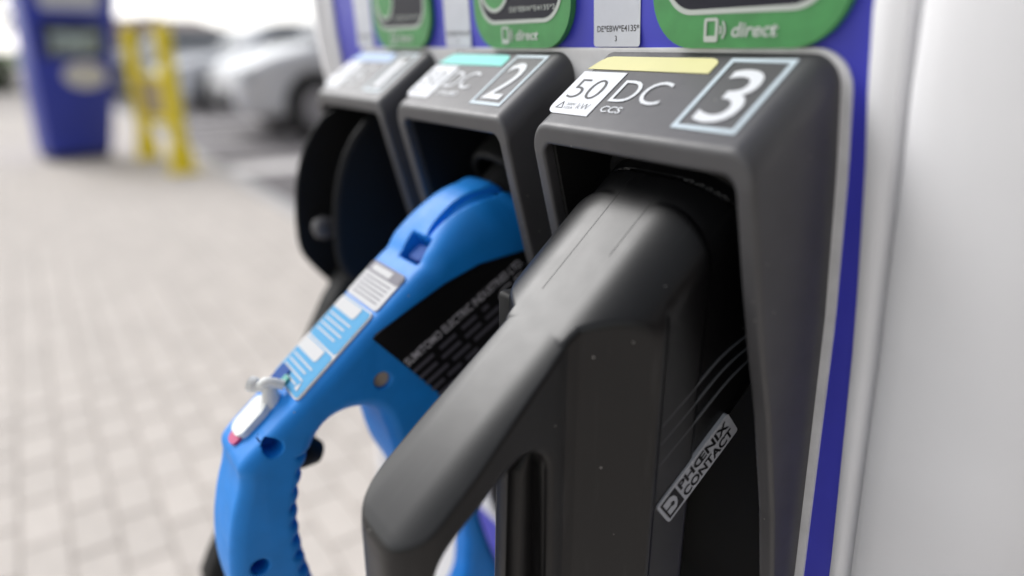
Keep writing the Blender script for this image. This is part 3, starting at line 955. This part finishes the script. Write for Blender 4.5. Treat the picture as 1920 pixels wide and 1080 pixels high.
# ------------------------------------------------------------------ plug in holster 1 (black, with round guard)
XA = -2 * P - .010
GUARD = mm_(chaikin([(30, -44), (-18, -38), (-46, -46), (-66, -68), (-78, -98), (-82, -128), (-82, -158), (-76, -172), (-52, -202), (-10, -232), (30, -236)], 1))
HAND1 = mm_(chaikin([(-40, -168), (-62, -182), (-100, -250), (-150, -335), (-190, -400), (-205, -432), (-180, -445), (-160, -420), (-70, -270), (-10, -220)], 1))
def ac_fn(p):
    x, y, z = p[:, 0] - XA, p[:, 1], p[:, 2]
    sl_ = y + np.where(x > 0, .013, 0.0) * np.clip((x + .034) / .06, 0, 1) * 0
    g = poly_sd(y - .012 * np.clip((x + .03) / .06, 0, 1), z, GUARD)
    out = ext(g, np.abs(x) - .032, .005)
    inn = ext(g + .006 - .03, np.abs(x) - .0265, .003)
    inn = np.maximum(inn, y - .0)
    d = smax(out, -inn, .003)
    hd = ext(poly_sd(y, z, HAND1), np.abs(x) - .017, .009)
    return smin(d, hd, .008)
ac = tag(empty('charging_plug', V((XA, -.09, -.25))), 'black plug with curved twin-cheek guard resting in holster 1 behind the blue plug', 'plug')
sdf_mesh('plug_body', ac_fn, (XA - .042, -.214, -.455), (XA + .042, .04, -.03), .0018, BLACKR, ac, WS)
bm = bmesh.new(); tube(bm, [V((XA, -.0765, -.1375)), V((XA, -.0745, -.1375)), V((XA, -.068, -.1375)), V((XA, -.060, -.138)), V((XA, -.02, -.14))], [.003, .007, .0095, .0075, .006], 16); bm_obj('latch_knob', bm, HOOD, ac, smooth=True)
bm = bmesh.new(); tube(bm, catmull([V(q) for q in ((XA, -.19, -.43), (XA, -.20, -.50), (XA, -.19, -.70), (XA - .03, -.16, -.90), (XA - .06, -.06, -1.01), (XA - .02, .05, -1.024))], 8), .013, 14); bm_obj('cable', bm, RUBBER, ac, smooth=True)

# ------------------------------------------------------------------ second charging station along the row
KL, KR = Vector((-7.78, -.135, 0)), Vector((-7.90, .415, 0))
ku = (KR - KL).normalized(); kn = Vector((ku.y, -ku.x, 0))
if kn.x < 0: kn = -kn
kc = (KL + KR) / 2
kio = tag(empty('charging_station', kc), 'far blue charging cabinet with screen standing beside the yellow guard frame', 'charging station')
def kp(u, z, d=0.0):
    return kc + ku * u + kn * d + Vector((0, 0, z))
def kprism(name, w0, w1, sh0, sh1, z0, z1, d0, d1, m, bev=.02):
    bm = bmesh.new()
    vs = []
    for z, w, sh in ((z0, w0, sh0), (z1, w1, sh1)):
        for u, d in ((-w / 2, d0), (w / 2, d0), (w / 2, d1), (-w / 2, d1)):
            vs.append(bm.verts.new(kp(u + sh, z, d)))
    for f in ((0, 1, 2, 3), (4, 5, 6, 7), (0, 1, 5, 4), (1, 2, 6, 5), (2, 3, 7, 6), (3, 0, 4, 7)):
        bm.faces.new([vs[k] for k in f])
    bmesh.ops.bevel(bm, geom=list(bm.edges), offset=bev, segments=2, affect='EDGES', profile=.5)
    return bm_obj(name, bm, m, kio, smooth=True)
kprism('cabinet', .56, .86, 0, .20, .07, 1.85, -.45, .0, KBLUE)
kprism('plinth', .53, .53, 0, 0, 0, .075, -.42, -.02, KBASE, .005)
kprism('screen_bezel', .53, .55, .10, .14, .96, 1.30, -.01, .012, SCREENB, .008)
kprism('screen', .42, .43, .115, .135, 1.00, 1.20, .010, .016, SCREEN, .002)
kf = Frame(kp(.10, .845, .002), ku, (0, 0, 1))
slab('oval_sticker', Frame(kp(.16, .80, 0), ku if ku.cross(Vector((0, 0, 1))).dot(kn) > 0 else -ku, (0, 0, 1)), [(.19 * math.cos(2 * math.pi * k / 32), .125 * math.sin(2 * math.pi * k / 32)) for k in range(32)], .0, .008, LWHITE, kio)
slab('logo_plate', Frame(kp(.15, 1.48, 0), ku if ku.cross(Vector((0, 0, 1))).dot(kn) > 0 else -ku, (0, 0, 1)), rrect(-.26, -.09, .26, .09, .05), .0, .008, STICK, kio)

# ------------------------------------------------------------------ yellow guard frame
ya, yb = Vector((-6.50, .82, 0)), Vector((-7.62, .70, 0))
yg = tag(empty('guard_frame', (ya + yb) / 2), 'yellow steel guard frame on two posts beside the kerb', 'barrier')
for q in (ya, yb):
    bm = bmesh.new(); tube(bm, [q, q + Vector((0, 0, 1.24))], .068, 16); bm_obj('post', bm, YEL, yg, smooth=True)
    bm = bmesh.new(); box(bm, q + Vector((-.12, -.12, 0)), q + Vector((.12, .12, .018)), .004); bm_obj('foot_plate', bm, YEL, yg)
    bm = bmesh.new(); tube(bm, [q, q + Vector((0, 0, .22))], [.105, .095], 16); bm_obj('post_sleeve', bm, YEL, yg, smooth=True)
for z in (.42, .80):
    bm = bmesh.new(); tube(bm, [ya + Vector((0, 0, z)), yb + Vector((0, 0, z))], .032, 12); bm_obj('crossbar', bm, YEL, yg, smooth=True)
bm = bmesh.new()
d = (yb - ya).normalized(); sd_ = Vector((-d.y, d.x, 0)) * .012
pq = [ya + d * .10 + Vector((0, 0, .46)), yb - d * .10 + Vector((0, 0, .46)), yb - d * .10 + Vector((0, 0, .78)), ya + d * .10 + Vector((0, 0, .78))]
a = [bm.verts.new(v + sd_) for v in pq]; b = [bm.verts.new(v - sd_) for v in pq]
bm.faces.new(a); bm.faces.new(b[::-1])
for k in range(4): bm.faces.new((a[k], a[(k + 1) % 4], b[(k + 1) % 4], b[k]))
bm_obj('infill_board', bm, BROWN, yg)

# ------------------------------------------------------------------ cars (nose towards -y of their own frame)
LOW = [(0, .30), (.0, .62), (.10, .74), (.5, .86), (1.05, .97), (1.5, 1.0), (4.1, 1.0), (4.25, .85), (4.28, .45), (4.15, .26), (.25, .22)]
CAB = [(1.00, .92), (1.75, 1.42), (2.1, 1.50), (3.3, 1.50), (3.85, 1.38), (4.22, .95)]
def car_fn(grow=0.0):
    low = chaikin(LOW, 1); cab = chaikin(CAB, 1)
    def fn(p):
        x, y, z = p[:, 0], p[:, 1], p[:, 2]
        pl = .10 * np.clip((.55 - y) / .55, 0, 1) ** 2 + .06 * np.clip((y - 3.9) / .4, 0, 1) ** 2
        a = ext(poly_sd(y, z, low), np.abs(x) - .89 + pl * 1.8, .09)
        tw = .80 - .28 * np.clip((z - .95) / .55, 0, 1) * .8
        b = ext(poly_sd(y, z, cab), np.abs(x) - tw, .05)
        d = smin(a, b, .05)
        for wy in (.82, 3.42):
            arch = np.maximum(np.sqrt((y - wy) ** 2 + (z - .32) ** 2) - .37, .62 - np.abs(x))
            d = smax(d, -arch, .02)
        return d
    return fn
def glass_fn(p):
    x, y, z = p[:, 0], p[:, 1], p[:, 2]
    tw = .80 - .28 * np.clip((z - .95) / .55, 0, 1) * .8
    b = ext(poly_sd(y, z, chaikin(CAB, 1)), np.abs(x) - tw, .05) - .006
    side = poly_sd(y, z, [(1.52, 1.04), (1.98, 1.38), (3.3, 1.38), (3.75, 1.06)])
    side = np.maximum(side, .5 - np.abs(x))
    fr_ = np.maximum(np.maximum(np.abs(x) - .58, 1.02 - z), np.maximum(z - 1.38, y - 1.9))
    rr = np.maximum(np.maximum(np.abs(x) - .55, 1.05 - z), np.maximum(z - 1.35, 3.5 - y))
    return np.maximum(b, np.minimum(np.minimum(side, fr_), rr))
car_me = {}
def car(loc, rz, label, paint, group=None, k=1.0, tall=1.0):
    root = empty('parked_car', loc); root.rotation_euler.z = rz; root.scale = (k, k, k * tall)
    tag(root, label, 'car', group)
    def sub(name, key, build, par, loc=(0, 0, 0)):
        if key not in car_me: car_me[key] = build()
        o = bpy.data.objects.new(name, car_me[key]); COL.objects.link(o); o.parent = par; o.location = loc
        return o
    def take(o):
        me = o.data; bpy.data.objects.remove(o); return me
    bkey = 'body_' + paint.name
    body = sub('body', bkey, lambda: take(sdf_mesh('body', car_fn(), (-.98, -.1, .1), (.98, 4.4, 1.62), .035, paint, None, coarse=2)), root)
    sub('glass', 'glass', lambda: take(sdf_mesh('glass', glass_fn, (-.9, .8, .9), (.9, 4.4, 1.6), .022, CARG, None, coarse=2)), root)
    def tyre():
        bm = bmesh.new(); tube(bm, [(-.11, 0, 0), (-.09, 0, 0), (.09, 0, 0), (.11, 0, 0)], [.29, .32, .32, .29], 28); return take(bm_obj('tyre', bm, TYRE, None, True))
    def rim():
        bm = bmesh.new(); tube(bm, [(-.116, 0, 0), (.116, 0, 0)], .20, 24); return take(bm_obj('rim', bm, RIM, None, True))
    for wx in (-.80, .80):
        for wy in (.82, 3.42):
            t = sub('wheel', 'tyre', tyre, root, (wx, wy, .32)); sub('rim', 'rim', rim, t)
    def lamp():
        bm = bmesh.new(); box(bm, (-.19, -.02, -.06), (.19, .16, .06), .03, 3); return take(bm_obj('headlight', bm, LAMP, None, True))
    def grille():
        bm = bmesh.new(); box(bm, (-.42, -.02, -.09), (.42, .05, .09), .02, 2); return take(bm_obj('grille', bm, CARB, None, True))
    for s in (-1, 1): sub('headlight', 'lamp', lamp, root, (s * .60, .06, .66))
    sub('grille', 'grille', grille, root, (0, .0, .40))
    def mirror():
        bm = bmesh.new(); box(bm, (-.10, -.05, -.07), (.10, .07, .07), .03, 3); return take(bm_obj('mirror', bm, paint, None, True))
    for s in (-1, 1): sub('mirror', 'mirror' + paint.name, mirror, root, (s * .96, 1.62, 1.02))
    return root
GZ = -.10
car((-9.85, 1.98, GZ), math.radians(0), 'white car parked nose to the kerb behind the dark holsters', CARW, k=1.16, tall=1.10)
car((-15.2, 2.0, GZ), math.radians(0), 'silver car parked beyond the white car, behind the yellow guard frame', CARS, k=1.1)
car((-21.0, 1.1, GZ), math.radians(-6), 'far white car parked behind the blue charging cabinet', CARW, k=1.1)
car((-24.0, 6.5, GZ), math.radians(90), 'white car standing side on across the far end of the parking', CARW, k=1.1)

# ------------------------------------------------------------------ background planting, low building and added shade block
def leaf_cloud(name, centres, n, size, m, parent):
    vs, fs, tn = [], [], []
    for i in range(n):
        c, r = centres[rng.integers(len(centres))]
        dv = rng.normal(size=3); dv /= np.linalg.norm(dv)
        p = np.array(c) + dv * r * rng.uniform(.55, 1.0)
        a = rng.normal(size=3); a /= np.linalg.norm(a); b = np.cross(a, rng.normal(size=3)); b /= np.linalg.norm(b)
        s = size * rng.uniform(.6, 1.3)
        k = len(vs)
        vs += [tuple(p - a * s), tuple(p + b * s * .5), tuple(p + a * s), tuple(p - b * s * .5)]
        fs.append((k, k + 1, k + 2, k + 3)); tn += [rng.uniform(.5, 1.6)] * 4
    o = mesh(name, vs, fs, m, parent)
    a_ = o.data.attributes.new('tone', 'FLOAT', 'POINT'); a_.data.foreach_set('value', tn)
    return o
def tree(loc, h, label, n=5000, spread=2.2):
    t = tag(empty('tree', loc), label, 'tree', None)
    bm = bmesh.new()
    L0 = Vector(loc)
    tube(bm, [L0, L0 + Vector((.05, 0, h * .3)), L0 + Vector((0, .1, h * .6))], [.22, .16, .08], 10)
    for k in range(6):
        a = k * 1.05
        s0 = L0 + Vector((0, 0, h * (.25 + .05 * k)))
        tube(bm, [s0, s0 + Vector((math.cos(a) * spread * .5, math.sin(a) * spread * .5, h * .15)), s0 + Vector((math.cos(a) * spread * .8, math.sin(a) * spread * .8, h * .3))], [.08, .05, .02], 8)
    bm_obj('trunk', bm, BARK, t, True)
    cs = [((loc[0] + random.gauss(0, spread * .5), loc[1] + random.gauss(0, spread * .5), loc[2] + h * random.uniform(.25, .95)), random.uniform(.5, 1.1)) for _ in range(26)]
    leaf_cloud('crown', cs, n, .13, LEAF, t)
    return t
tree((-26, -1.35, -.14), 5.5, 'dark olive tree on the lawn beyond the blue charging cabinet')
tree((-40, -3.4, -.14), 8.0, 'taller olive tree standing farther back along the lawn', 5000, 2.8)
tree((-62, 9.0, -.14), 3.4, 'round olive tree rising behind the cream building', 4000, 2.2)
def hedge(x0, y0, x1, y1, h, label, n=6000):
    c = Vector(((x0 + x1) / 2, (y0 + y1) / 2, -.14))
    hd_ = tag(empty('hedge', c), label, 'hedge')
    cs = []
    L_n = max(3, int(math.hypot(x1 - x0, y1 - y0) / .7))
    for k in range(L_n + 1):
        t = k / L_n
        for z in (.3, h - .35):
            cs.append(((x0 + (x1 - x0) * t, y0 + (y1 - y0) * t, z + random.uniform(-.1, .1)), .5))
    leaf_cloud('foliage', cs, n, .09, HEDGE, hd_)
    bm = bmesh.new()
    for k in range(L_n + 1):
        t = k / L_n
        q = Vector((x0 + (x1 - x0) * t, y0 + (y1 - y0) * t, -.14)); tube(bm, [q, q + Vector((0, 0, h * .7))], .03, 6)
    bm_obj('stems', bm, BARK, hd_)
    return hd_
hedge(-22, -6.5, -22, -.75, .8, 'low green hedge on the lawn in front of the olive trees', 5000)
hedge(-31, 5.5, -31, 22, 1.0, 'long dark hedge closing off the far end of the parking', 12000)
bl = tag(empty('low_building', (-52, 11, -.14)), 'long low cream building with a brown tiled roof', 'building')
bm = bmesh.new(); box(bm, (-56, 1.5, -.14), (-50, 11.5, 2.0)); bm_obj('wall', bm, WALLC, bl)
bm = bmesh.new()
vs = [bm.verts.new(v) for v in ((-56.5, 1.0, 2.0), (-49.5, 1.0, 2.0), (-49.5, 12, 2.0), (-56.5, 12, 2.0), (-53, 2.5, 2.9), (-53, 10.5, 2.9))]
for f in ((0, 1, 4), (1, 2, 5, 4), (2, 3, 5), (3, 0, 4, 5), (3, 2, 1, 0)): bm.faces.new([vs[k] for k in f])
bm_obj('roof', bm, ROOF, bl)
for k in range(3):
    bm = bmesh.new(); y = 2.4 + k * 3; box(bm, (-50.02, y, .9), (-49.95, y + 1.3, 1.9)); bm_obj('window', bm, WINM, bl)

ob = tag(empty('unseen_shade_block', (9.5, -2, -.14)), 'added dark block out of view that shades the right-hand faces of plugs and holsters', 'building')  # unseen block, added to keep sky light off the right-hand faces
bm = bmesh.new(); box(bm, (8.5, -8, -.14), (15, 16, 9.5)); bm_obj('wall', bm, mat('shade_block_dark', (.10, .075, .065), .9, var=.2, vscale=3), ob)
bm = bmesh.new(); box(bm, (8.2, -8.3, 9.5), (15.3, 16.3, 9.8)); bm_obj('roof', bm, ROOF, ob)
for fl_ in range(3):
    for k in range(9):
        bm = bmesh.new(); y = -6.6 + k * 2.5; box(bm, (8.44, y, 1.0 + fl_ * 2.9), (8.52, y + 1.5, 2.5 + fl_ * 2.9)); bm_obj('window', bm, WINM, ob)
